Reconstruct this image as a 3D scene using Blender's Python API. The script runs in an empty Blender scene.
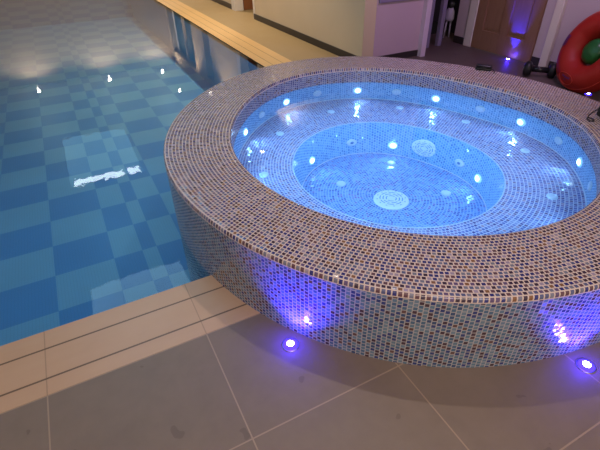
import bpy, bmesh, math, random
from mathutils import Vector, Matrix
from mathutils.geometry import delaunay_2d_cdt
random.seed(7)
PI = math.pi
SC = bpy.context.scene
COL = SC.collection
sin, cos = math.sin, math.cos

# ------------------------------------------------------------------ helpers
def link(name, me, parent=None):
    o = bpy.data.objects.new(name, me)
    COL.objects.link(o)
    if parent: o.parent = parent
    return o

def tag(o, label, cat=None, group=None, kind=None):
    o['label'] = label
    if cat: o['category'] = cat
    if group: o['group'] = group
    if kind: o['kind'] = kind
    return o

def struct(name, bm, mat, label=None, cat=None):
    o = obj(name, bm, mat)
    o['kind'] = 'structure'
    if label: o['label'] = label
    if cat: o['category'] = cat
    return o

def obj(name, bm, mat, parent=None, smooth=False, recalc=True):
    if recalc: bmesh.ops.recalc_face_normals(bm, faces=bm.faces)
    me = bpy.data.meshes.new(name)
    bm.to_mesh(me); bm.free()
    for m in (mat if isinstance(mat, (list, tuple)) else [mat]): me.materials.append(m)
    if smooth: me.polygons.foreach_set('use_smooth', [True]*len(me.polygons))
    me.update()
    return link(name, me, parent)

def empty(name, loc=(0, 0, 0), rot=(0, 0, 0)):
    o = bpy.data.objects.new(name, None); COL.objects.link(o)
    o.empty_display_size = .1
    o.location = loc; o.rotation_euler = rot
    return o

def add_box(bm, x0, x1, y0, y1, z0, z1, bev=0.0):
    r = bmesh.ops.create_cube(bm, size=1)
    vs = r['verts']
    for v in vs:
        v.co = Vector((x0+(v.co.x+.5)*(x1-x0), y0+(v.co.y+.5)*(y1-y0), z0+(v.co.z+.5)*(z1-z0)))
    if bev > 0:
        es = list({e for v in vs for e in v.link_edges})
        bmesh.ops.bevel(bm, geom=es, offset=bev, segments=2, affect='EDGES', profile=.5)

def box(x0, x1, y0, y1, z0, z1, bev=0.0):
    bm = bmesh.new(); add_box(bm, x0, x1, y0, y1, z0, z1, bev); return bm

def frame_of(axis):
    n = Vector(axis).normalized()
    t = Vector((0, 0, 1)) if abs(n.z) < .9 else Vector((1, 0, 0))
    e1 = t.cross(n).normalized(); e2 = n.cross(e1)
    return e1, e2, n

def add_lathe(bm, origin, axis, prof, seg=32, sx=1.0, sy=1.0):
    """revolve (radius, height) pairs about axis through origin"""
    e1, e2, n = frame_of(axis); o = Vector(origin)
    rings = []
    for r, h in prof:
        if r < 1e-6: rings.append([bm.verts.new(o+n*h)])
        else: rings.append([bm.verts.new(o+n*h+(e1*cos(t)*sx+e2*sin(t)*sy)*r) for t in [2*PI*i/seg for i in range(seg)]])
    for A, B in zip(rings[:-1], rings[1:]):
        for i in range(seg):
            j = (i+1) % seg
            if len(A) == 1 and len(B) == 1: continue
            if len(A) == 1: bm.faces.new((A[0], B[i], B[j]))
            elif len(B) == 1: bm.faces.new((A[i], B[0], A[j]))
            else: bm.faces.new((A[i], A[j], B[j], B[i]))

def lathe(origin, axis, prof, seg=32, sx=1.0, sy=1.0):
    bm = bmesh.new(); add_lathe(bm, origin, axis, prof, seg, sx, sy); return bm

def add_tube(bm, pts, r, seg=8, closed=False):
    pts = [Vector(p) for p in pts]; n = len(pts); rings = []
    for i, p in enumerate(pts):
        a = pts[(i-1) % n] if (closed or i > 0) else p
        b = pts[(i+1) % n] if (closed or i < n-1) else p
        d = (b-a).normalized()
        e1, e2, _ = frame_of(d)
        rr = r[i] if isinstance(r, (list, tuple)) else r
        rings.append([bm.verts.new(p+(e1*cos(2*PI*k/seg)+e2*sin(2*PI*k/seg))*rr) for k in range(seg)])
    m = n if closed else n-1
    for i in range(m):
        A, B = rings[i], rings[(i+1) % n]
        for k in range(seg):
            bm.faces.new((A[k], A[(k+1) % seg], B[(k+1) % seg], B[k]))
    if not closed:
        bm.faces.new(rings[0][::-1]); bm.faces.new(rings[-1])

def tube(pts, r, seg=8, closed=False):
    bm = bmesh.new(); add_tube(bm, pts, r, seg, closed); return bm

# ------------------------------------------------------------------ node helpers
class NB:
    def __init__(s, name):
        s.m = bpy.data.materials.new(name); s.m.use_nodes = True
        s.t = s.m.node_tree; s.t.nodes.clear()
        s.out = s.t.nodes.new('ShaderNodeOutputMaterial')
    def n(s, typ, **kw):
        x = s.t.nodes.new(typ)
        for k, v in kw.items(): setattr(x, k, v)
        return x
    def l(s, a, b): s.t.links.new(a, b)
    def put(s, sock, v):
        if v is None: return
        if isinstance(v, bpy.types.NodeSocket): s.l(v, sock)
        else: sock.default_value = v
    def math(s, op, a, b=None, c=None, clamp=False):
        x = s.n('ShaderNodeMath', operation=op, use_clamp=clamp)
        s.put(x.inputs[0], a); s.put(x.inputs[1], b)
        if c is not None: s.put(x.inputs[2], c)
        return x.outputs[0]
    def mix(s, fac, a, b, blend='MIX'):
        x = s.n('ShaderNodeMix', data_type='RGBA', blend_type=blend)
        s.put(x.inputs[0], fac)
        s.put(x.inputs[6], a if isinstance(a, bpy.types.NodeSocket) else (*a, 1)[:4])
        s.put(x.inputs[7], b if isinstance(b, bpy.types.NodeSocket) else (*b, 1)[:4])
        return x.outputs[2]
    def noise(s, vec, scale, detail=3, rough=.55):
        x = s.n('ShaderNodeTexNoise'); s.put(x.inputs['Vector'], vec)
        x.inputs['Scale'].default_value = scale; x.inputs['Detail'].default_value = detail
        x.inputs['Roughness'].default_value = rough
        return x.outputs['Fac']
    def ramp(s, fac, stops, interp='LINEAR'):
        x = s.n('ShaderNodeValToRGB'); cr = x.color_ramp; cr.interpolation = interp
        while len(cr.elements) < len(stops): cr.elements.new(.5)
        for e, (p, c) in zip(cr.elements, stops): e.position = p; e.color = (*c, 1)[:4]
        s.put(x.inputs[0], fac); return x.outputs[0]
    def bsdf(s, base, rough=.5, spec=.5, metal=0, coat=0, normal=None, emis=None, estr=0, coatrough=.05):
        p = s.n('ShaderNodeBsdfPrincipled')
        s.put(p.inputs['Base Color'], base if isinstance(base, bpy.types.NodeSocket) else (*base, 1)[:4])
        s.put(p.inputs['Roughness'], rough); s.put(p.inputs['Specular IOR Level'], spec)
        s.put(p.inputs['Metallic'], metal); s.put(p.inputs['Coat Weight'], coat)
        p.inputs['Coat Roughness'].default_value = coatrough
        if normal is not None: s.l(normal, p.inputs['Normal'])
        if emis is not None:
            p.inputs['Emission Color'].default_value = (*emis, 1); p.inputs['Emission Strength'].default_value = estr
        s.l(p.outputs[0], s.out.inputs[0]); return p
    def bump(s, h, strength=.2, dist=.01):
        b = s.n('ShaderNodeBump'); b.inputs['Strength'].default_value = strength
        b.inputs['Distance'].default_value = dist; s.l(h, b.inputs['Height']); return b.outputs[0]
    def xyz(s, kind='Object'):
        if kind == 'World':
            g = s.n('ShaderNodeNewGeometry').outputs['Position']
        elif kind == 'UV':
            g = s.n('ShaderNodeUVMap').outputs[0]
        else: g = s.n('ShaderNodeTexCoord').outputs[kind]
        x = s.n('ShaderNodeSeparateXYZ'); s.l(g, x.inputs[0]); return g, x.outputs

def plain(name, c, rough=.5, spec=.4, var=.08, scale=6, metal=0, coat=0):
    b = NB(name); g, _ = b.xyz('Object')
    f = b.noise(g, scale)
    lo = [max(0, x*(1-var*2)) for x in c]; hi = [min(1, x*(1+var*2)) for x in c]
    b.bsdf(b.mix(f, lo, hi), rough, spec, metal, coat)
    return b.m

def emissive(name, c, s):
    b = NB(name); e = b.n('ShaderNodeEmission'); e.inputs[0].default_value = (*c, 1); e.inputs[1].default_value = s
    b.l(e.outputs[0], b.out.inputs[0]); return b.m

def mosaic(name, stops, grout, gw=.1, col=False, rough=.18, tilt=.10, spec=.6, coat=.3, stag=.5, gw2=None):
    """small glass tiles, one per unit of UV; every tile has its own colour and a slight tilt"""
    b = NB(name); g, o = b.xyz('UV')
    x, y = o[0], o[1]
    if col:
        c = b.math('FLOOR', x); y = b.math('ADD', y, b.math('MULTIPLY', c, stag))
    else:
        c = b.math('FLOOR', y); x = b.math('ADD', x, b.math('MULTIPLY', c, stag))
    cx, cy = b.math('FLOOR', x), b.math('FLOOR', y)
    cb = b.n('ShaderNodeCombineXYZ'); b.l(cx, cb.inputs[0]); b.l(cy, cb.inputs[1])
    wn = b.n('ShaderNodeTexWhiteNoise', noise_dimensions='2D'); b.l(cb.outputs[0], wn.inputs['Vector'])
    tile = b.ramp(wn.outputs['Value'], stops, 'CONSTANT')
    # a soft swirl inside each glass tile
    nz = b.noise(g, 1.7, 2)
    tile = b.mix(b.math('MULTIPLY', nz, .35), tile, (.9, .85, .9), 'SOFT_LIGHT')
    fx, fy = b.math('FRACT', x), b.math('FRACT', y)
    ex = b.math('MINIMUM', fx, b.math('SUBTRACT', 1.0, fx)); ey = b.math('MINIMUM', fy, b.math('SUBTRACT', 1.0, fy))
    gy = gw2 if gw2 else gw
    mx = b.math('LESS_THAN', ex, gw if col else gw*1.0); my = b.math('LESS_THAN', ey, gy)
    gm = b.math('MAXIMUM', mx, my)
    base = b.mix(gm, tile, grout)
    # tilt
    geo = b.n('ShaderNodeNewGeometry')
    v1 = b.n('ShaderNodeVectorMath', operation='SUBTRACT'); b.l(wn.outputs['Color'], v1.inputs[0]); v1.inputs[1].default_value = (.5, .5, .5)
    v2 = b.n('ShaderNodeVectorMath', operation='SCALE'); b.l(v1.outputs[0], v2.inputs[0])
    b.put(v2.inputs['Scale'], b.math('MULTIPLY', b.math('SUBTRACT', 1.0, gm), tilt*2))
    v3 = b.n('ShaderNodeVectorMath', operation='ADD'); b.l(geo.outputs['Normal'], v3.inputs[0]); b.l(v2.outputs[0], v3.inputs[1])
    v4 = b.n('ShaderNodeVectorMath', operation='NORMALIZE'); b.l(v3.outputs[0], v4.inputs[0])
    rg = b.math('ADD', rough, b.math('MULTIPLY', gm, .5))
    b.bsdf(base, rg, b.math('MULTIPLY_ADD', gm, -spec*.8, spec), 0, b.math('MULTIPLY', b.math('SUBTRACT', 1.0, gm), coat), normal=v4.outputs[0])
    return b.m

def water_mat(name, tint, bump_scale, bump_str, refl_tint=(1, 1, 1), gain=1.0, tir=False, fine=0):
    b = NB(name); g, o = b.xyz('World')
    mp = b.n('ShaderNodeMapping'); mp.inputs['Scale'].default_value = (1.0, .55, 1); b.l(g, mp.inputs[0])
    h = b.noise(mp.outputs[0], bump_scale, 2, .5)
    if fine: h = b.math('ADD', h, b.math('MULTIPLY', b.noise(mp.outputs[0], fine, 1, .5), .22))
    nrm = b.bump(h, bump_str, .01)
    geo = b.n('ShaderNodeNewGeometry')
    d = b.n('ShaderNodeVectorMath', operation='DOT_PRODUCT'); b.l(geo.outputs['Normal'], d.inputs[0]); b.l(geo.outputs['Incoming'], d.inputs[1])
    k = b.math('SUBTRACT', 1.0, b.math('ABSOLUTE', d.outputs['Value']), clamp=True)
    f = b.math('MULTIPLY_ADD', b.math('POWER', k, 5.0), .98*gain, .02, clamp=True)
    if tir:                                        # rays that skim the surface stay below or above it
        mr = b.n('ShaderNodeMapRange', interpolation_type='SMOOTHSTEP'); b.l(k, mr.inputs[0])
        mr.inputs[1].default_value = .78; mr.inputs[2].default_value = .92
        f = b.math('MAXIMUM', f, mr.outputs[0])
    tr = b.n('ShaderNodeBsdfTransparent'); tr.inputs[0].default_value = (*tint, 1)
    gl = b.n('ShaderNodeBsdfGlossy'); gl.inputs[0].default_value = (*refl_tint, 1); gl.inputs['Roughness'].default_value = .02
    b.l(nrm, gl.inputs['Normal'])
    mx = b.n('ShaderNodeMixShader'); b.l(f, mx.inputs[0]); b.l(tr.outputs[0], mx.inputs[1]); b.l(gl.outputs[0], mx.inputs[2])
    b.l(mx.outputs[0], b.out.inputs[0]); return b.m

# ------------------------------------------------------------------ camera (solved from the pool edges, walls and the tub)
F, PITCH, ROLL, YAW = 434.722, .62376, -.02137, .46782
ROT = Matrix.Rotation(-YAW, 3, 'Z')
fw = Vector((0, cos(PITCH), -sin(PITCH))); r0 = Vector((1, 0, 0)); u0 = r0.cross(fw)
rt = cos(ROLL)*r0+sin(ROLL)*u0; up = -sin(ROLL)*r0+cos(ROLL)*u0
R3 = Matrix((ROT@rt, ROT@up, -(ROT@fw))).transposed()
cd = bpy.data.cameras.new('camera'); cam = bpy.data.objects.new('camera', cd); COL.objects.link(cam)
cam.matrix_world = Matrix.Translation((0, 0, 1.5))@R3.to_4x4()
cd.sensor_fit = 'HORIZONTAL'; cd.sensor_width = 36; cd.lens = F*36/600; cd.clip_start = .05
SC.camera = cam
SC.view_settings.view_transform = 'Standard'
SC.view_settings.look = 'None'
SC.cycles.use_denoising = True
SC.cycles.max_bounces = 8
SC.cycles.transparent_max_bounces = 12
SC.cycles.sample_clamp_indirect = 4

# ------------------------------------------------------------------ tub outline
CX, CY = 1.7806, 2.0681
CO = [1.5424, -.0389, -.0628, .0194, -.0165, .002, .0011, -.0089, -.0011, -.0044, .0014]
CI = [1.1472, -.0489, -.0433, .0257, -.0029, .0081, .0138, .0026, .0026, .0019, .0031]
WX, WY = 1.7302, 2.0279
CW = [.6946, -.0213, -.0222, .0091, -.0023, .0037, .0027]
H, RIMW, ZW, ZB, ZF = .3875, .3822, .268, .1171, -.1308
def four(th, c): return c[0]+sum(c[2*k-1]*cos((k+1)*th)+c[2*k]*sin((k+1)*th) for k in range(1, (len(c)-1)//2+1))
def RI(th): return four(th+YAW, CI)
def RO(th): return four(th+YAW, CO)
def RW(th): return four(th+YAW, CW)
def pt(th, d, z): ro = RO(th); r = ro-d*(ro-RI(th))/RIMW; return Vector((CX+r*cos(th), CY+r*sin(th), z))
def pw(th, d, z): r = RW(th)-d; return Vector((WX+r*cos(th), WY+r*sin(th), z))
NS = 240
TH = [2*PI*i/NS for i in range(NS+1)]

def strips(rows, size=.02):
    """rows: list of (fa, fb, v0, v1): quad rings between two curves; whole tiles around every ring"""
    bm = bmesh.new(); uv = bm.loops.layers.uv.new('UVMap')
    cache = {}; nrow = {}
    def ring(key, f):
        if key not in cache: cache[key] = [bm.verts.new(f(t)) for t in TH[:-1]]
        return cache[key]
    for ri, (fa, fb, v0, v1) in enumerate(rows):
        A = ring(id(fa), fa); B = ring(id(fb), fb)
        arc = [0]
        for i in range(NS):
            p, q = A[i].co.lerp(B[i].co, .5), A[(i+1) % NS].co.lerp(B[(i+1) % NS].co, .5)
            arc.append(arc[-1]+math.hypot(q.x-p.x, q.y-p.y))
        rw = int(math.floor(v0+1e-6)); n = nrow.setdefault(rw, max(3, round(arc[-1]/size))); k = n/arc[-1]; off = rw*137.0
        for i in range(NS):
            j = (i+1) % NS
            f = bm.faces.new((A[i], A[j], B[j], B[i]))
            f.smooth = True
            for lp, (uu, vv) in zip(f.loops, ((arc[i], v0), (arc[i+1], v0), (arc[i+1], v1), (arc[i], v1))):
                lp[uv].uv = (uu*k+off, vv)
    return bm

# ------------------------------------------------------------------ materials
GR = (.60, .47, .43)
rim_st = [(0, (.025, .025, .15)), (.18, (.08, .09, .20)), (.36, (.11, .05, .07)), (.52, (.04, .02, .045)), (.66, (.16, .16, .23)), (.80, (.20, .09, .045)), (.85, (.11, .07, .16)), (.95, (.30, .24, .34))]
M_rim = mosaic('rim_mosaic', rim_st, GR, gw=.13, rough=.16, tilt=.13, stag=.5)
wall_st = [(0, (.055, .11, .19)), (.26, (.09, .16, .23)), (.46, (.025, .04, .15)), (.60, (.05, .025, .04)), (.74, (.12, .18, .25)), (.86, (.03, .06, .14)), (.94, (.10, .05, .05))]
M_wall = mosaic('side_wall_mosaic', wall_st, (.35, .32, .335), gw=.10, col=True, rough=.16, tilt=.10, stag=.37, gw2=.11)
in_st = [(0, (.025, .04, .18)), (.25, (.10, .14, .28)), (.5, (.03, .02, .06)), (.65, (.07, .09, .25)), (.82, (.17, .19, .32)), (.94, (.12, .06, .07))]
M_inner = mosaic('inner_mosaic', in_st, (.40, .38, .44), gw=.12, col=True, rough=.2, tilt=.06, stag=.37)
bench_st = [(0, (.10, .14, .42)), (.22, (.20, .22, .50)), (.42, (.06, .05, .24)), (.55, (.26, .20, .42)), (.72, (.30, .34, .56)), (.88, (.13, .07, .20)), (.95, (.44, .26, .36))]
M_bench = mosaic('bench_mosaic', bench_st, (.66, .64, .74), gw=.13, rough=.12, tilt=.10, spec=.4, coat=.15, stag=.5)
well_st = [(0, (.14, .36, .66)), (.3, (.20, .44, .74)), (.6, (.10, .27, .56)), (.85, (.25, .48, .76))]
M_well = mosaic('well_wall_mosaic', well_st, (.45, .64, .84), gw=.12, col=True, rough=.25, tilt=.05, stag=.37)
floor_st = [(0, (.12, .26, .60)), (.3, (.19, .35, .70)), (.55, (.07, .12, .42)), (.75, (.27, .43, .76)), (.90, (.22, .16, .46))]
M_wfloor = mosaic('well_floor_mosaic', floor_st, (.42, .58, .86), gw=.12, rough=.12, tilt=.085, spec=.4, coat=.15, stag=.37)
M_edge = plain('pale_edge_trim', (.62, .68, .78), .3)
M_fit = plain('white_plastic', (.88, .92, .95), .3, var=.03)
M_pad = plain('grey_white_plastic', (.66, .76, .86), .35, var=.03)
M_slot = plain('slot_shadow', (.10, .24, .48), .5)
M_lens = emissive('led_lens', (.75, .9, 1), 8)
_b = NB('halo_collar'); _b.bsdf((.7, .8, .9), .3, emis=(.32, .66, 1), estr=.75); M_halo = _b.m  # collar emission imitates the halo of light around each lens
M_black = plain('black_rubber', (.012, .012, .014), .45)
M_blackgloss = plain('black_plastic', (.015, .014, .018), .2)
M_base = plain('dark_baseboard', (.028, .022, .022), .4)
M_tubwater = water_mat('tub_water', (.58, .82, 1.0), 5, .02, tir=True)
M_poolwater = water_mat('pool_water', (.72, .94, 1.0), 5.5, .08, (1, .97, .94), 1.15, fine=26)

def deck_mat(name, c1, c2, gx0, gp, gy0, gyp, groutc, lines=True):
    b = NB(name); g, o = b.xyz('World')
    n1 = b.noise(g, 2.2, 5, .6); n2 = b.noise(g, 14, 4, .6)
    base = b.mix(b.math('ADD', b.math('MULTIPLY', n1, .7), b.math('MULTIPLY', n2, .3)), c1, c2)
    spot = b.math('LESS_THAN', b.noise(g, 9, 2, .5), .30)
    base = b.mix(b.math('MULTIPLY', spot, .30), base, [x*.5 for x in c1])
    h = n2
    if lines:
        def ln(v, v0, p, w):
            t = b.math('FRACT', b.math('ADD', b.math('DIVIDE', b.math('SUBTRACT', v, v0), p), .5))
            return b.math('LESS_THAN', b.math('ABSOLUTE', b.math('SUBTRACT', t, .5)), w/p)
        m = b.math('MAXIMUM', ln(o[0], gx0, gp, .0028), ln(o[1], gy0, gyp, .0028))
        base = b.mix(m, base, groutc)
    b.bsdf(base, b.math('MULTIPLY_ADD', n1, .25, .38), .35, normal=b.bump(h, .08, .004))
    return b.m
M_deck = deck_mat('stone_deck', (.135, .098, .080), (.262, .198, .160), .20, .637, .80, .53, (.33, .24, .18))
M_walk = deck_mat('walkway_floor', (.24, .17, .085), (.31, .225, .12), 0, 1, 0, 1, (0, 0, 0), False)

def coping_mat(name, c1, c2, axis, lines, joints=None, jp=.637, j0=.2, band=None):
    b = NB(name); g, o = b.xyz('World')
    n1 = b.noise(g, 3, 5, .6)
    mp = b.n('ShaderNodeMapping'); mp.inputs['Scale'].default_value = (1, .15, 1) if axis == 0 else (.15, 1, 1); b.l(g, mp.inputs[0])
    n2 = b.noise(mp.outputs[0], 18, 3, .6)
    base = b.mix(b.math('MULTIPLY_ADD', n1, .6, b.math('MULTIPLY', n2, .4)), c1, c2)
    v, w = (o[0], o[1]) if axis == 0 else (o[1], o[0])
    m = None
    for L in lines:
        t = b.math('LESS_THAN', b.math('ABSOLUTE', b.math('SUBTRACT', v, L)), .0045)
        m = t if m is None else b.math('MAXIMUM', m, t)
    t = b.math('FRACT', b.math('ADD', b.math('DIVIDE', b.math('SUBTRACT', w, j0), jp), .5))
    jm = b.math('LESS_THAN', b.math('ABSOLUTE', b.math('SUBTRACT', t, .5)), .0022/jp)
    base = b.mix(b.math('MULTIPLY', jm, .5), base, [x*.45 for x in c1])
    base = b.mix(m, base, [x*.32 for x in c1])
    b.bsdf(base, .42, .4, normal=b.bump(n1, .05, .003)); return b.m
M_cop1 = coping_mat('front_coping_stone', (.46, .28, .175), (.57, .37, .245), 1, (1.58, 1.415))
M_cop2 = coping_mat('side_coping_stone', (.50, .315, .13), (.58, .38, .17), 0, (2.19, 2.33))

def pool_tile(name, c):
    b = NB(name); g, o = b.xyz('World')
    def ln(v, p, w):
        t = b.math('FRACT', b.math('DIVIDE', v, p)); return b.math('LESS_THAN', t, w)
    m = b.math('MAXIMUM', ln(o[0], .0235, .16), b.math('MULTIPLY', ln(o[1], .0235, .16), .6))
    n = b.noise(g, 1.3, 3)
    base = b.mix(n, [x*.9 for x in c], [min(1, x*1.12) for x in c])
    base = b.mix(b.math('MULTIPLY', m, .22), base, [x*.55+.02 for x in c])
    b.bsdf(base, .35, .4); return b.m
M_pl = pool_tile('pool_tile_light', (.20, .365, .57))
M_pd = pool_tile('pool_tile_dark', (.10, .25, .53))
M_pwall = pool_tile('pool_wall_tile', (.14, .31, .55))

M_cream = plain('cream_wall_paint', (.56, .45, .32), .75, .2, .03, 2)
M_lilac = plain('lilac_wall_paint', (.46, .34, .42), .7, .2, .03, 2)
M_mauve = plain('mauve_wall_paint', (.45, .37, .41), .7, .2, .04, 2)
M_ceil = plain('ceiling_paint', (.62, .56, .46), .8, .2, .03, 1)
M_trim = plain('white_gloss_trim', (.60, .54, .50), .4, .4, .03)
M_lilactrim = plain('lilac_trim', (.55, .45, .56), .4, .4, .03)
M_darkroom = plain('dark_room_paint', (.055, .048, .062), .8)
M_panel = plain('violet_panel', (.22, .17, .30), .5)
def wood(name, c1, c2, ax=(14, 14, 1.6)):
    b = NB(name); g, o = b.xyz('Object')
    mp = b.n('ShaderNodeMapping'); mp.inputs['Scale'].default_value = ax; b.l(g, mp.inputs[0])
    n = b.noise(mp.outputs[0], 3, 6, .65)
    b.bsdf(b.mix(n, c1, c2), .38, .4, coat=.15); return b.m
M_wood = wood('oak_door_wood', (.17, .085, .05), (.26, .14, .085))
M_wood2 = wood('red_door_wood', (.16, .055, .022), (.24, .09, .035))
M_teal = plain('teal_panel', (.05, .11, .15), .3)

# ------------------------------------------------------------------ setting: floors, coping, pool
HOLE = [(CX+(RO(t)-.05)*cos(t), CY+(RO(t)-.05)*sin(t)) for t in TH[:-1]]
def in_poly(x, y, P):
    c = False; n = len(P)
    for i in range(n):
        x1, y1 = P[i]; x2, y2 = P[i-1]
        if (y1 > y) != (y2 > y) and x < (x2-x1)*(y-y1)/(y2-y1)+x1: c = not c
    return c
def slab(poly, z0, z1=None, hole=True):
    """flat slab with the tub footprint left out"""
    vs = [Vector(p) for p in poly]; n = len(vs); ed = [(i, (i+1) % n) for i in range(n)]
    if hole:
        k = len(HOLE); vs += [Vector(p) for p in HOLE]; ed += [(n+i, n+(i+1) % k) for i in range(k)]
    V, E_, Fs, *_ = delaunay_2d_cdt(vs, ed, [], 0, 1e-6)
    bm = bmesh.new(); bv = [bm.verts.new((v.x, v.y, z0)) for v in V]
    for f in Fs:
        c = sum((V[i] for i in f), Vector((0, 0)))/len(f)
        if in_poly(c.x, c.y, poly) and not (hole and in_poly(c.x, c.y, HOLE)):
            fc = bm.faces.new([bv[i] for i in f])
            fc.normal_update()
            if fc.normal.z < 0: fc.normal_flip()
    bmesh.ops.delete(bm, geom=[v for v in bv if not v.link_faces], context='VERTS')
    if z1 is not None:
        r = bmesh.ops.extrude_face_region(bm, geom=list(bm.faces))
        for e in r['geom']:
            if isinstance(e, bmesh.types.BMVert): e.co.z = z1
    return bm

PX0, PX1, PY0, PY1 = -5.0, 2.07, 1.69, 14.65
struct('floor', slab([(-5, -1.6), (6.4, -1.6), (6.4, 1.332), (-5, 1.332)], 0, -.06), M_deck, 'brown stone slab deck in front of the pool and tub', 'floor')
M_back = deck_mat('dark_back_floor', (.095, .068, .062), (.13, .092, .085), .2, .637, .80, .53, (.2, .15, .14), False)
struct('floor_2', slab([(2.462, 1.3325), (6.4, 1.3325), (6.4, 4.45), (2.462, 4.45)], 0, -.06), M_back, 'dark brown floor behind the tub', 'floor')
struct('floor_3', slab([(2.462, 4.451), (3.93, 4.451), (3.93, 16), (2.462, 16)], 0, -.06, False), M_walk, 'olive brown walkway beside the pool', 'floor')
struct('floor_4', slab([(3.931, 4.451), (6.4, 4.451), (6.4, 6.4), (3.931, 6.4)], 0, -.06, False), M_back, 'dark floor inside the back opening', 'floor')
struct('trim_1', slab([(PX0, 1.333), (2.461, 1.333), (2.461, PY0), (PX0, PY0)], .001, -.06), M_cop1, 'tan stone coping along the front edge of the pool', 'coping')
struct('trim_2', slab([(PX1, PY0+.001), (2.461, PY0+.001), (2.461, PY1), (PX1, PY1)], .001, -.06), M_cop2, 'golden stone coping along the right edge of the pool', 'coping')
struct('trim_3', slab([(PX0, PY1+.001), (2.461, PY1+.001), (2.461, 14.99), (PX0, 14.99)], 0, -.06, False), M_cop2, 'golden coping at the far end of the pool', 'coping')

PD = -.9
_o = [pt(t, 0, 0) for t in TH]
YS = max(p.y for p in _o if abs(p.x-PX1) < .05)+.01          # where the tub meets the right pool wall
XS = min(p.x for p in _o if abs(p.y-PY0) < .05)-.01          # where the tub meets the near pool wall
# chequered pool floor
cols = [(-.13-.465*(k+1), -.13-.465*k) for k in range(10, -1, -1)]+[(-.13, .108), (.108, .232), (.232, .46)]+[(.46+.465*k, .46+.465*(k+1)) for k in range(4)]
bm = bmesh.new(); rowp = .4435; r_lo = -3; ci0 = 10
for ci, (xa, xb) in enumerate(cols):
    for r in range(r_lo, 27):
        ya, yb = 2.87+rowp*r, 2.87+rowp*(r+1)
        ya, yb = max(ya, PY0-.01), min(yb, PY1)
        if yb-ya < 1e-4: continue
        f = bm.faces.new([bm.verts.new(p) for p in ((xa, ya, PD), (xb, ya, PD), (xb, yb, PD), (xa, yb, PD))])
        f.material_index = (r+ci-ci0) % 2
bmesh.ops.remove_doubles(bm, verts=bm.verts, dist=1e-4)
struct('pool_floor', bm, [M_pl, M_pd], 'chequered light and dark blue tiled floor of the swimming pool', 'pool floor')
bm = bmesh.new()
def quad(bm, *p): return bm.faces.new([bm.verts.new(q) for q in p])
quad(bm, (PX1, YS, PD), (PX1, PY1, PD), (PX1, PY1, -.0), (PX1, YS, -.0))
struct('pool_wall_right', bm, M_pwall, 'blue tiled right side wall of the swimming pool', 'pool wall')
bm = bmesh.new(); quad(bm, (PX0, PY0, PD), (XS, PY0, PD), (XS, PY0, -.0), (PX0, PY0, -.0))
struct('pool_wall_front', bm, M_pwall, 'blue tiled near side wall of the swimming pool', 'pool wall')
# far end wall of the pool continues the columns of the floor
bm = bmesh.new()
for ci, (xa, xb) in enumerate(cols):
    for r in range(9):
        za, zb = PD+.1*r, PD+.1*(r+1)
        f = quad(bm, (xa, PY1, za), (xb, PY1, za), (xb, PY1, zb), (xa, PY1, zb)); f.material_index = (r+ci) % 2
struct('pool_wall_far', bm, [M_pl, M_pd], 'chequered tiled far end wall of the swimming pool', 'pool wall')
bm = bmesh.new(); quad(bm, (PX0, PY0, PD), (PX0, PY1, PD), (PX0, PY1, 0), (PX0, PY0, 0))
struct('pool_wall_left', bm, M_pwall, 'blue tiled left side wall of the swimming pool', 'pool wall')
pw_ = obj('pool_water', slab([(PX0+.002, PY0-.001), (PX1-.001, PY0-.001), (PX1-.001, PY1-.002), (PX0+.002, PY1-.002)], -.007), M_poolwater, recalc=False)
tag(pw_, 'clear still water filling the chequered swimming pool', 'water', kind='stuff')

# ------------------------------------------------------------------ hot tub
tub = empty('hot_tub', (CX, CY, 0))
tag(tub, 'large round raised hot tub covered in iridescent mosaic tiles', 'hot tub')
def part(name, bm, mat, smooth=False, parent=None, recalc=True):
    p = parent or tub
    o = obj(name, bm, mat, p, smooth, recalc)
    o.matrix_parent_inverse = Matrix.Translation((-CX, -CY, 0))
    if parent: o.matrix_parent_inverse = Matrix.Identity(4)
    return o
def C_(d, z): return lambda t: pt(t, d, z)
def CWl(d, z): return lambda t: pw(t, d, z)
# outside wall: reaches the pool floor where it stands in the pool, the deck elsewhere
def wbot(t):
    p = pt(t, 0, 0)
    if p.x < PX1 and p.y > PY0: p.z = PD
    return p
ZL = H-.022
A_ = wbot; B_ = C_(0, ZL)
bm = bmesh.new(); uv = bm.loops.layers.uv.new('UVMap')
va = [bm.verts.new(A_(t)) for t in TH[:-1]]; vb = [bm.verts.new(B_(t)) for t in TH[:-1]]
arc = [0]
for i in range(NS): arc.append(arc[-1]+(vb[(i+1) % NS].co-vb[i].co).length)
kk = round(arc[-1]/.0192)/arc[-1]
for i in range(NS):
    j = (i+1) % NS; f = bm.faces.new((va[i], va[j], vb[j], vb[i])); f.smooth = True
    for lp, uu in zip(f.loops, (arc[i], arc[i+1], arc[i+1], arc[i])):
        lp[uv].uv = (uu*kk, (lp.vert.co.z-ZL)/.0185)
part('outer_wall', bm, M_wall, recalc=False)
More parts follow.
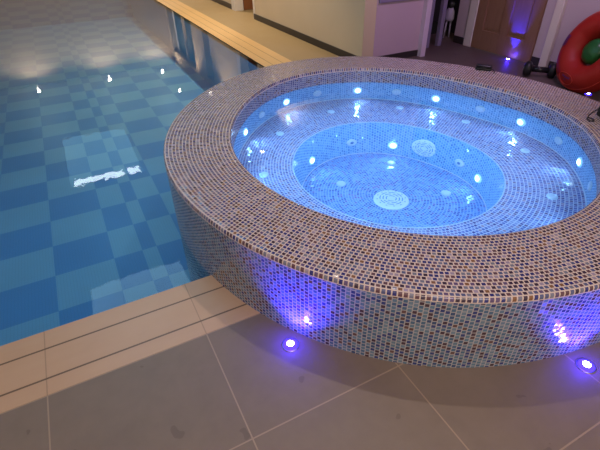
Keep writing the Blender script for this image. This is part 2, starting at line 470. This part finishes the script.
# rim: bullnose row, flat rings, rounded inner row
cs = [C_(0, ZL), C_(.0015, H-.008), C_(.005, H-.002), C_(.011, H)]
rows = [(cs[0], cs[1], 0, .5), (cs[1], cs[2], .5, .75), (cs[2], cs[3], .75, 1)]
prev = cs[3]; n = 19
for i in range(n):
    c = C_(.011+(.371-.011)*(i+1)/n, H); rows.append((prev, c, i+1, i+2)); prev = c
c2 = C_(.379, H-.004); c3 = C_(.3822, H-.012); c4 = C_(.3822, H-.026)
rows += [(prev, c2, n+1, n+1.4), (c2, c3, n+1.4, n+1.7), (c3, c4, n+1.7, n+2)]
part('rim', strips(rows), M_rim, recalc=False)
nin = 13
part('inner_wall', strips([(c4, C_(.3822, ZW-.004), 0, 5.5)]), M_inner, recalc=False)
part('submerged_wall', strips([(C_(.3822, ZW-.004), C_(.3822, ZB), 0, 8)]), M_well, recalc=False)  # same tile as above the water; underwater light put into a bluer colour
def lerp_c(s): return lambda t: pt(t, .3822, ZB).lerp(pw(t, 0, ZB), s)
rows = []; prev = lerp_c(0)
for i in range(20):
    c = lerp_c((i+1)/20); rows.append((prev, c, i, i+1)); prev = c
part('bench', strips(rows, .0215), M_bench, recalc=False)
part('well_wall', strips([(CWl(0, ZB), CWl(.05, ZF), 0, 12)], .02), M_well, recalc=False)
rows = []; prev = CWl(.05, ZF)
def fr(s): return lambda t: Vector((WX, WY, ZF)).lerp(pw(t, .05, ZF), s)
for i in range(31):
    c = fr(1-(i+1)/31.5); rows.append((prev, c, i, i+1)); prev = c
part('well_floor', strips(rows, .0205), M_wfloor, recalc=False)
part('bench_edge_line', tube([pt(t, .3835, ZB+.001) for t in TH[:-1]], .0045, 6, True), M_edge, True)
part('well_edge_line', tube([pw(t, -.002, ZB) for t in TH[:-1]], .0042, 6, True), M_edge, True)
part('well_floor_line', tube([pw(t, .051, ZF+.001) for t in TH[:-1]], .0045, 6, True), M_edge, True)

def on_wall(deg, z):
    t = math.radians(deg); p = pt(t, .3822, z)
    n = -(Vector((cos(t), sin(t), 0))); return p, n
def on_well(deg, z):
    t = math.radians(deg); s = (ZB-z)/(ZB-ZF); p = pw(t, .05*s, z)
    n = Vector((-cos(t), -sin(t), .2)).normalized(); return p, n
def sub(name, bm, mat, parent, smooth=True):
    o = obj(name, bm, mat, parent, smooth); o.matrix_parent_inverse = Matrix.Identity(4); return o
def lamp(name, kind, loc, energy, color, **kw):
    d = bpy.data.lights.new(name, kind); d.energy = energy; d.color = color
    for k, v in kw.items(): setattr(d, k, v)
    o = bpy.data.objects.new(name, d); o.location = loc; COL.objects.link(o); return o
def aim(o, to):
    o.rotation_euler = (Vector(to)-o.location).to_track_quat('-Z', 'Y').to_euler(); return o

def tub_light(p, n, e, r=.024):
    b = part('underwater_light', lathe(p, n, [(r*1.75, -.002), (r*1.7, .004), (r*1.2, .008), (r*1.02, .006), (r*1.0, .004)], 32, 1, .72), M_halo, True)
    sub('lens', lathe(p, n, [(r*1.02, .005), (r*.8, .011), (r*.4, .014), (0, .015)], 32, 1, .8), M_lens, b)
    l = lamp('tub_led', 'SPOT', p+n*.018, e, (.30, .60, 1), shadow_soft_size=.015, spot_size=math.radians(165), spot_blend=1.0, specular_factor=0)
    aim(l, p+n-Vector((0, 0, .02)))
for d in (134.5, 101.2, 68.5, 34.7, -3.9, -37.9, -75, -112, -150, 170):
    p, n = on_wall(d, .192); tub_light(p, n, 2.6)
for d in (115, 50.9, -18.9, -90, -160):
    p, n = on_well(d, -.055); tub_light(p, n, 2.2, .024)
def pad(name, p, n, r, hole=False, sy=1.0):
    b = part(name, lathe(p, n, [(r, -.001), (r*.97, .006), (r*.8, .010), (r*.5, .011), (0, .011)], 28, 1, sy), M_pad, True)
    if hole: sub('nozzle', lathe(p, n, [(r*.33, .0115), (r*.28, .0135), (0, .0135)], 20, 1, sy), M_slot, b)
    return b
for d in (117.6, 85.8, 52.2, 14.2, -22.3, -53.7): 
    p, n = on_wall(d, .196); pad('wall_jet', p, n, .042, False, .6)
for d in (79.2, 0.0):
    p, n = on_well(d, -.035); pad('swirl_jet', p, n, .046, True, .62)
for x, y in ((1.857, 3.046), (2.417, 2.828), (2.678, 2.323), (2.654, 1.74), (2.292, 1.25), (1.286, 2.853), (.919, 2.322)):
    pad('bench_jet', Vector((x, y, ZB)), (0, 0, 1), .032)
for x, y in ((1.525, 2.335), (2.04, 2.414), (2.101, 1.862)):
    pad('floor_jet', Vector((x, y, ZF)), (0, 0, 1), .036)
def grille(name, p, n, r, sy=1.0):
    b = part(name, lathe(p, n, [(r, 0), (r*.97, .008), (r*.85, .012), (0, .013)], 40, 1, sy), M_fit, True)
    e1, e2, nn = frame_of(n); p = Vector(p); bm = bmesh.new()
    for q, (f, k) in enumerate(((.28, 4), (.46, 6), (.63, 8), (.80, 12))):
        for i in range(k):
            a0 = 2*PI*(i+.12+.3*q)/k; a1 = 2*PI*(i+.88+.3*q)/k
            if f > .75: a1 = a0+(a1-a0)*.3
            m = 6
            for s in range(m):
                t0, t1 = a0+(a1-a0)*s/m, a0+(a1-a0)*(s+1)/m
                w = .028
                quad(bm, *[p+nn*.0142+(e1*cos(t)+e2*sin(t)*sy)*r*g for t, g in ((t0, f-w), (t1, f-w), (t1, f+w), (t0, f+w))])
    sub('slots', bm, M_slot2, b, False)
M_slot2 = plain('grille_slot', (.16, .36, .72), .5)
grille('drain_cover', Vector((1.712, 1.981, ZF)), (0, 0, 1), .122)
p, n = on_well(28.5, -.025); grille('suction_cover', p, n, .108, .62)
bm = strips([(C_(.3815, ZW), lerp_z(.5) if False else (lambda t: Vector((CX, CY, ZW)).lerp(pt(t, .3815, ZW), .5)), 0, 1)])
# water surface as one disc
bm.free(); bm = bmesh.new()
bm.faces.new([bm.verts.new(pt(t, .3815, ZW)) for t in TH[:-1]])
tw = obj('tub_water', bm, M_tubwater)
tag(tw, 'clear blue lit water filling the round hot tub', 'water', kind='stuff')

# ------------------------------------------------------------------ blue floor uplights
M_steel = plain('brushed_steel', (.35, .33, .36), .3, metal=1)
M_blue = emissive('blue_led', (.04, .02, 1), 5)  # blue emission on the lens ring imitates bloom around the core
M_core = emissive('blue_led_core', (.7, .62, 1), 30)
def uplight(p, label, e, lean, cone=95, col=(.035, .018, 1)):
    t = empty('floor_uplight', p); tag(t, label, 'floor light', 'blue floor uplights')
    del t['group']
    obj('bezel', lathe((0, 0, 0), (0, 0, 1), [(.038, 0), (.037, .003), (.032, .004), (.030, .002)]), M_steel, t, True)
    obj('lens', lathe((0, 0, 0), (0, 0, 1), [(.031, .002), (.027, .008), (.014, .011)]), M_blue, t, True)
    obj('core', lathe((0, 0, 0), (0, 0, 1), [(.0155, .0108), (.010, .012), (0, .0125)]), M_core, t, True)
    lamp('uplight_fill', 'POINT', (p[0], p[1], .05), min(e*.04, 1.0), (.05, .015, 1), shadow_soft_size=.02, specular_factor=0)  # added lamp, spreads a blue bloom over the deck around the lens
    l = lamp('uplight_beam', 'SPOT', (p[0], p[1], .016), e, col, spot_size=math.radians(cone), spot_blend=.9, shadow_soft_size=.012, specular_factor=.3)
    aim(l, (p[0]+lean[0], p[1]+lean[1], .016+1)); return t
uplight((.499, 1.102, 0), 'glowing blue floor light beside the tub wall at the pool coping end', 42, (.25, .19), 120)
uplight((1.498, .445, 0), 'glowing blue floor light beside the tub wall near the right edge of the photo', 42, (.05, .30), 120)
uplight((4.425, 2.438, 0), 'blue floor light mostly hidden under the red inflatable ring', 6, (.1, 0))
uplight((4.74, 3.69, 0), 'blue floor light at the foot of the wooden panelled door', 150, (.10, .02), 50, (.012, .014, 1))

# ------------------------------------------------------------------ walls
ZC = 2.5
def wbx(name, x0, x1, y0, y1, z0, z1, mat, label): return struct(name, box(x0, x1, y0, y1, z0, z1), mat, label, 'wall')
bm = bmesh.new()
add_box(bm, 3.09, 3.25, 4.402, 7.70, 0, ZC)
add_box(bm, 3.09, 3.24, 8.63, 10.67, 0, ZC)
add_box(bm, 3.09, 3.24, 11.22, 12.22, 0, ZC)
add_box(bm, 3.09, 3.24, 14.8, 16, 0, ZC)
add_box(bm, 3.09, 3.24, 7.70, 8.63, 2.02, ZC); add_box(bm, 3.09, 3.24, 10.67, 11.22, 1.9, ZC); add_box(bm, 3.09, 3.24, 12.22, 14.8, 2.0, ZC)
struct('wall_right', bm, M_cream, 'cream wall beside the pool walkway', 'wall')
wbx('wall_end', 3.2501, 3.99, 4.40, 4.50, 0, ZC, M_lilac, 'lilac lit wall facing the tub')
wbx('wall_far', -5, 3.09, 15.0, 15.1, 0, ZC, M_cream, 'far end wall of the pool hall')
# alcoves behind the openings
wbx('wall_alcove', 3.2401, 4.6, 8.64, 8.74, 0, ZC, M_cream, 'cream wall at the back of the walkway opening')
wbx('wall_alcove_side', 3.2501, 4.6, 7.50, 7.60, 0, ZC, M_cream, 'inner side of the walkway opening')
bm = bmesh.new(); add_box(bm, 3.30, 3.36, 10.5, 11.4, 0, 2.2); add_box(bm, 3.30, 3.36, 12.1, 14.9, 0, 2.2)
struct('door_3', bm, M_teal, 'dark doors set in the far walkway openings', 'door')
bm = box(3.16, 3.22, 13.36, 13.46, 0, 2.0)
struct('trim_9', bm, M_cream, 'mullion between the far walkway doors', 'trim')
# baseboards
def bb(name, x0, x1, y0, y1, z=.09): return struct(name, box(x0, x1, y0, y1, 0, z, .004), M_base, 'dark skirting board', 'baseboard')
bb('baseboard_walkway', 3.075, 3.0895, 4.39, 7.695)
bb('baseboard_far_walkway', 3.075, 3.0895, 8.80, 10.67)
bb('baseboard_end', 3.0896, 3.925, 4.386, 4.3995, .075)
struct('trim_4', box(3.078, 3.092, 7.66, 7.715, 0, ZC), M_trim, 'white corner bead on the cream wall end', 'trim')
struct('trim_10', box(3.075, 3.2400, 8.60, 8.80, 0, 2.02), M_trim, 'white frame of the brown door', 'trim')
t = box(3.25, 4.05, 8.59, 8.635, .005, 2.0); struct('door_2', t, M_wood2, 'reddish brown door in the walkway opening', 'door')
struct('wall_panel', box(3.27, 3.95, 4.37, 4.3995, .655, 1.5, .006), M_panel, 'violet panel on the lilac wall', 'wall panel')
# post at the end of the lilac wall
struct('trim_5', box(3.926, 3.998, 4.33, 4.51, 0, ZC), M_lilactrim, 'pale lilac post at the end of the lilac wall', 'trim')
# back wall x = 4.82 with the door
wbx('wall_back', 4.82, 4.92, -1.6, 3.435, 0, ZC, M_mauve, 'mauve lit wall behind the red ring')
wbx('wall_back_2', 4.82, 4.92, 4.375, 4.70, 0, ZC, M_mauve, 'narrow mauve wall left of the wooden door')
wbx('wall_back_3', 4.8201, 4.92, 3.435, 4.375, 2.03, ZC, M_mauve, 'wall above the wooden door')
struct('trim_6', box(4.79, 4.8199, 4.362, 4.49, 0, 2.03, .006), M_trim, 'white frame on the left of the wooden door', 'trim')
struct('trim_7', box(4.765, 4.8199, 3.20, 3.292, 0, ZC, .008), M_trim, 'white upright batten on the mauve wall', 'trim')
bb('baseboard_back', 4.805, 4.8199, -1.5, 3.195)
bb('baseboard_back_2', 4.805, 4.8199, 3.30, 3.43)
bb('baseboard_back_3', 4.805, 4.8199, 4.50, 4.69)
# door: stiles, rails, two recessed panels
dr = empty('door_1', (4.82, 3.905, 0)); dr['kind'] = 'structure'; dr['label'] = 'brown wooden door with two recessed panels lit blue from below'; dr['category'] = 'door'
def dpart(name, bmx, mat, parent=dr):
    o = obj(name, bmx, mat, parent); o.matrix_parent_inverse = Matrix.Translation((-4.82, -3.905, 0)); return o
bm = bmesh.new()
y0, y1 = 3.44, 4.36
for a, b_ in ((y0, 3.575), (3.845, 3.955), (4.225, y1)): add_box(bm, 4.80, 4.84, a, b_, .008, 2.02, .002)
for za, zb in ((.008, .235), (.98, 1.12), (1.9, 2.02)):
    add_box(bm, 4.8005, 4.84, 3.575, 3.845, za, zb, .002); add_box(bm, 4.8005, 4.84, 3.955, 4.225, za, zb, .002)
dpart('door_frame', bm, M_wood)
for a, b_ in ((3.575, 3.845), (3.955, 4.225)):
    for za, zb in ((.235, .98), (1.12, 1.9)):
        bm = box(4.825, 4.838, a-.005, b_+.005, za-.005, zb+.005); add_box(bm, 4.817, 4.8249, a+.03, b_-.03, za+.03, zb-.03, .003)
        dpart('door_panel', bm, M_wood)
bm = bmesh.new(); add_tube(bm, [(4.80, 4.29, 1.02), (4.75, 4.29, 1.02), (4.745, 4.28, 1.02), (4.745, 4.18, 1.02)], .009, 8)
dpart('door_handle', bm, M_steel)
# dark room behind the opening
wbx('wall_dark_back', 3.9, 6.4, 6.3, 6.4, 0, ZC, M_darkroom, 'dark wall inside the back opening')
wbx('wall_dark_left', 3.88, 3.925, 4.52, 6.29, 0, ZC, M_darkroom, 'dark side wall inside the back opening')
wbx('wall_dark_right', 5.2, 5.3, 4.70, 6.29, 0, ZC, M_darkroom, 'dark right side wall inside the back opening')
M_dim = plain('dim_violet_paint', (.20, .17, .26), .5)
struct('trim_8', box(4.262, 4.318, 4.62, 4.68, 0, 2.0, .004), M_dim, 'violet upright in the dark opening beside the lilac post', 'trim')
struct('trim_11', box(4.465, 4.525, 4.62, 4.68, 0, 2.0, .004), M_dim, 'violet upright in the dark opening nearer the door', 'trim')
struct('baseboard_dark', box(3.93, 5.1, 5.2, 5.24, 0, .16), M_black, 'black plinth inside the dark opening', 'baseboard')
struct('ceiling', box(-5, 6.4, -1.6, 16, ZC, ZC+.1), M_ceil, 'pale ceiling above the pool hall', 'ceiling')

# small stand in the dark opening
st = empty('cleaning_stand', (4.92, 4.95, 0)); tag(st, 'small pale upright stand with a black top in the dark opening', 'stand')
M_pale = plain('pale_plastic', (.30, .27, .36), .5)
bm = bmesh.new(); add_tube(bm, [(-.05, 0, 0), (-.035, 0, .24)], .012); obj('leg', bm, M_pale, st, True)
bm = bmesh.new(); add_tube(bm, [(.05, .0, 0), (.035, 0, .24)], .012); obj('leg', bm, M_pale, st, True)
obj('body', lathe((0, 0, .22), (0, 0, 1), [(0, 0), (.055, 0), (.065, .03), (.06, .12), (.03, .17), (0, .175)], 20), M_pale, st, True)
obj('cap', lathe((0, 0, .385), (0, 0, 1), [(0, 0), (.035, .004), (.048, .035), (.045, .07), (.02, .09), (0, .092)], 20), M_black, st, True)

# ------------------------------------------------------------------ ceiling lights (most mirrored in the pool, two added for fill)
M_dl = emissive('downlight_lens', (1, .9, .75), 130)
def downlight(x, y, label, e=60, col=(1, .80, .55), cone=110):
    t = empty('ceiling_downlight', (x, y, ZC)); tag(t, label, 'ceiling light')
    obj('bezel', lathe((0, 0, 0), (0, 0, -1), [(.075, .0), (.073, .006), (.040, .009), (.033, .002)]), M_trim, t, True)
    obj('lens', lathe((0, 0, 0), (0, 0, -1), [(.034, .003), (.026, .007), (0, .009)]), M_dl, t, True)
    l = lamp('downlight_beam', 'SPOT', (x, y, ZC-.03), e, col, spot_size=math.radians(cone), spot_blend=.5, shadow_soft_size=.025)
    return t
downlight(-.99, 14.38, 'round downlight near the far wall, leftmost of its row', 50, (1, .88, .76), 160)
downlight(.95, 14.39, 'round downlight near the far wall, middle of its row', 50, (1, .88, .76), 160)
downlight(2.54, 14.37, 'round downlight near the far wall above the walkway side', 50, (1, .88, .76), 160)
downlight(2.53, 12.31, 'round downlight one step nearer than the far wall row', 150)
downlight(2.6, 6.6, 'added round downlight above the walkway, lights the cream wall', 240)  # unseen lamp added as general fill along the walkway
downlight(2.6, 9.4, 'added round downlight above the walkway, lights the wall past the brown door', 230)  # unseen lamp added to brighten the wall past the brown door
downlight(1.22, 1.68, 'round downlight directly above the hot tub', 46, (1, .84, .74))
M_sky = emissive('skylight_glow', (.35, .72, 1), 1.0)
M_sky2 = emissive('skylight_glow_near', (.45, .78, 1), 4.0)
M_strip = emissive('skylight_strip', (.75, .92, 1), 9)
def skylight(x0, x1, y0, y1, strip, label, glow):
    t = empty('ceiling_light_panel', ((x0+x1)/2, (y0+y1)/2, ZC)); tag(t, label, 'light panel')
    cx, cy = (x0+x1)/2, (y0+y1)/2
    bm = bmesh.new()
    for a in ((x0-.05, x1+.05, y0-.05, y0), (x0-.05, x1+.05, y1, y1+.05), (x0-.05, x0, y0, y1), (x1, x1+.05, y0, y1)):
        add_box(bm, a[0]-cx, a[1]-cx, a[2]-cy, a[3]-cy, -.03, 0)
    obj('frame', bm, M_trim, t)
    obj('diffuser', box(x0-cx, x1-cx, y0-cy, y1-cy, -.012, -.002), glow, t)
    if not strip: return
    ys = (y0+.02, y0+.26)
    bm = bmesh.new()
    for xa, xb in ((x0+.05, x0+.95), (x1-.28, x1-.05)): add_box(bm, xa-cx, xb-cx, ys[0]-cy, ys[1]-cy, -.026, -.0125, .003)
    obj('light_strip', bm, M_strip, t)
skylight(-.60, .70, 7.98, 10.35, -1, 'pale blue ceiling light panel over the middle of the pool', M_sky)
skylight(-.60, .62, 2.7, 5.03, 0, 'pale blue ceiling light panel over the near end of the pool', M_sky2)

# ------------------------------------------------------------------ red inflatable ring with a green inflatable in it
be, ga = .3428, -.2906
N_ = Vector((-cos(be)*cos(ga), -cos(be)*sin(ga), sin(be))); E1 = Vector((0, 0, 1)).cross(N_).normalized(); E2 = N_.cross(E1)
RC = Vector((4.5, 2.5481, .3626)); RMJ, RMN = .258, .128
MR = Matrix((E1, E2, N_)).transposed().to_4x4(); MR.translation = RC
def red_mat():
    b = NB('red_vinyl'); g, o = b.xyz('Object')
    n = b.noise(g, 5, 4)
    b.bsdf(b.mix(n, (.24, .010, .007), (.35, .018, .011)), .5, .3, normal=b.bump(b.noise(g, 9, 3), .12, .02)); return b.m
M_red = red_mat()
M_green = plain('green_vinyl', (.012, .10, .022), .35, var=.3, scale=12)
M_purple = plain('purple_print', (.07, .02, .14), .5)
M_reds = plain('red_seam', (.55, .05, .03), .35)
ring = empty('inflatable_ring'); ring.matrix_world = MR
tag(ring, 'red inflatable swim ring leaning against the mauve wall behind the tub', 'inflatable ring')
def tor(u, v, k=0.0):
    r = RMJ+(RMN+k)*cos(v); return Vector((r*cos(u), r*sin(u), (RMN+k)*sin(v)))
bm = bmesh.new(); U, V = 64, 28
G = [[bm.verts.new(tor(2*PI*i/U, 2*PI*j/V, .002*sin(9*2*PI*i/U)*sin(2*PI*j/V))) for j in range(V)] for i in range(U)]
for i in range(U):
    for j in range(V): bm.faces.new((G[i][j], G[(i+1) % U][j], G[(i+1) % U][(j+1) % V], G[i][(j+1) % V]))
obj('tube', bm, M_red, ring, True)
for v in (.55,): obj('seam', tube([tor(2*PI*i/U, v, .0005) for i in range(U)], .0035, 6, True), M_reds, ring, True)
def patch(u0, u1, v0, v1, k, nu=12, nv=8, keep=lambda i, j: True):
    bm = bmesh.new()
    for i in range(nu):
        for j in range(nv):
            if not keep(i, j): continue
            a, b_, c, d = u0+(u1-u0)*i/nu, u0+(u1-u0)*(i+1)/nu, v0+(v1-v0)*j/nv, v0+(v1-v0)*(j+1)/nv
            quad(bm, tor(a, c, k), tor(b_, c, k), tor(b_, d, k), tor(a, d, k))
    return bm
obj('chequer_print', patch(2.92, 3.28, .95, 1.5, .005, 12, 5, lambda i, j: (i+j) % 2 == 0 or j == 2), M_purple, ring)
obj('label_outline', tube([tor(4.60+.33*cos(t), 1.22+.38*sin(t), .006) for t in [2*PI*i/40 for i in range(40)]], .003, 6, True), M_reds, ring, True)
rr = random.Random(3); kp = {(i, j): (j in (5, 6) and i % 4 != 3) or (j == 2 and 7 < i < 14) for i in range(24) for j in range(8)}
obj('label_print', patch(4.42, 4.80, 1.0, 1.45, .005, 24, 8, lambda i, j: kp[(i, j)]), M_purple, ring)
obj('valve', lathe(tor(1.2, 1.2), tor(1.2, 1.2)-Vector((RMJ*cos(1.2), RMJ*sin(1.2), 0)), [(.014, 0), (.013, .008), (.006, .011), (0, .011)], 16), M_reds, ring, True)
gb = bmesh.new(); bmesh.ops.create_icosphere(gb, subdivisions=4, radius=.122)
from mathutils import noise as mn
for v in gb.verts:
    k = mn.noise(v.co*14)*.10+mn.noise(v.co*30)*.04
    v.co = v.co*(1-abs(k)); v.co.z *= .7
go = obj('crumpled_inflatable', gb, M_green, None, True); go.matrix_world = MR @ Matrix.Translation((0, 0, .02))
tag(go, 'green crumpled inflatable tucked in the hole of the red ring', 'inflatable')

# ------------------------------------------------------------------ black dumbbell on the floor
def dumbbell(p0, p1, label):
    p0, p1 = Vector(p0), Vector(p1); c = (p0+p1)/2
    t = empty('dumbbell', (c.x, c.y, 0)); tag(t, label, 'dumbbell'); ax = (p1-p0).normalized(); o = Vector((c.x, c.y, 0))
    for s, p in ((-1, p0), (1, p1)):
        h = obj('weight_head', lathe(p-o, ax*s, [(0, -.005), (.05, -.005), (.072, .01), (.076, .035), (.072, .06), (.045, .075), (.02, .076), (0, .07)], 24), M_black, t, True)
        obj('end_cap', lathe(p-o+ax*s*.0745, ax*s, [(.022, 0), (.02, .008), (0, .009)], 16), M_steel, h, True)
    bm = bmesh.new(); add_tube(bm, [p0-o, p1-o], .03, 14); obj('bar', bm, M_blackgloss, t, True)
dumbbell((4.43, 3.125, .0765), (4.545, 2.995, .0765), 'black dumbbell lying on the floor against the mauve wall beside the red ring')

# ------------------------------------------------------------------ things on the rim
gg = empty('black_case', (3.10, 2.625, H), (0, 0, math.radians(-56))); tag(gg, 'small black rounded case with a thin strap tail lying on the far rim', 'case')
obj('body', box(-.066, .066, -.03, .03, 0, .024, .011), M_black, gg, True)
obj('lid', box(-.064, .064, -.029, .029, .0245, .044, .013), M_black, gg, True)
obj('clasp', box(-.012, .012, -.034, -.029, .016, .033, .002), M_black, gg)
obj('strap', tube([(.06, -.01, .02), (.075, -.02, .018), (.09, -.035, .006), (.098, -.06, .004), (.092, -.08, .004)], .0035), M_black, gg, True)

pc = empty('black_pouch', (3.005, 1.475, H)); tag(pc, 'black pouch with a cord loop on the right rim of the tub', 'pouch')
obj('body', box(-.06, .07, -.06, .06, 0, .075, .018), M_black, pc, True)
lp_ = [(-.05, .03, .06), (-.085, .05, .045), (-.13, .055, .02), (-.165, .04, .006), (-.175, .015, .005), (-.16, -.002, .005), (-.14, .01, .005), (-.135, .03, .006), (-.15, .045, .012)]
obj('cord', tube(lp_, .0042), M_black, pc, True)

# ------------------------------------------------------------------ light
w = bpy.data.worlds.new('world'); SC.world = w; w.use_nodes = True
bg = w.node_tree.nodes['Background']; bg.inputs[0].default_value = (1, .86, .72, 1); bg.inputs[1].default_value = .62
def area(name, loc, to, e, col, sx, sy):
    l = lamp(name, 'AREA', loc, e, col, shape='RECTANGLE', size=sx, size_y=sy); aim(l, to); return l
area('ceiling_fill', (-.6, -.6, 2.45), (.6, 1.2, 0), 18, (1, .82, .68), 1.6, 1.6)
l = lamp('violet_wash', 'SPOT', (3.5, 2.5, 2.40), 88, (.86, .52, .96), spot_size=math.radians(150), spot_blend=1, shadow_soft_size=.05, specular_factor=0); aim(l, (4.2, 3.9, .3))
l = lamp('tub_fill', 'AREA', (CX, CY, ZW-.008), 9.5, (.46, .62, 1), shape='DISK', size=2.0, specular_factor=0); aim(l, (CX, CY+.0001, -1))  # added unseen disk lamp, evens out the blue light under water
l = lamp('front_fill', 'AREA', (.5, -1.3, 2.1), 34, (1, .84, .70), shape='DISK', size=1.2, specular_factor=.2); aim(l, (1.0, 1.0, 0))
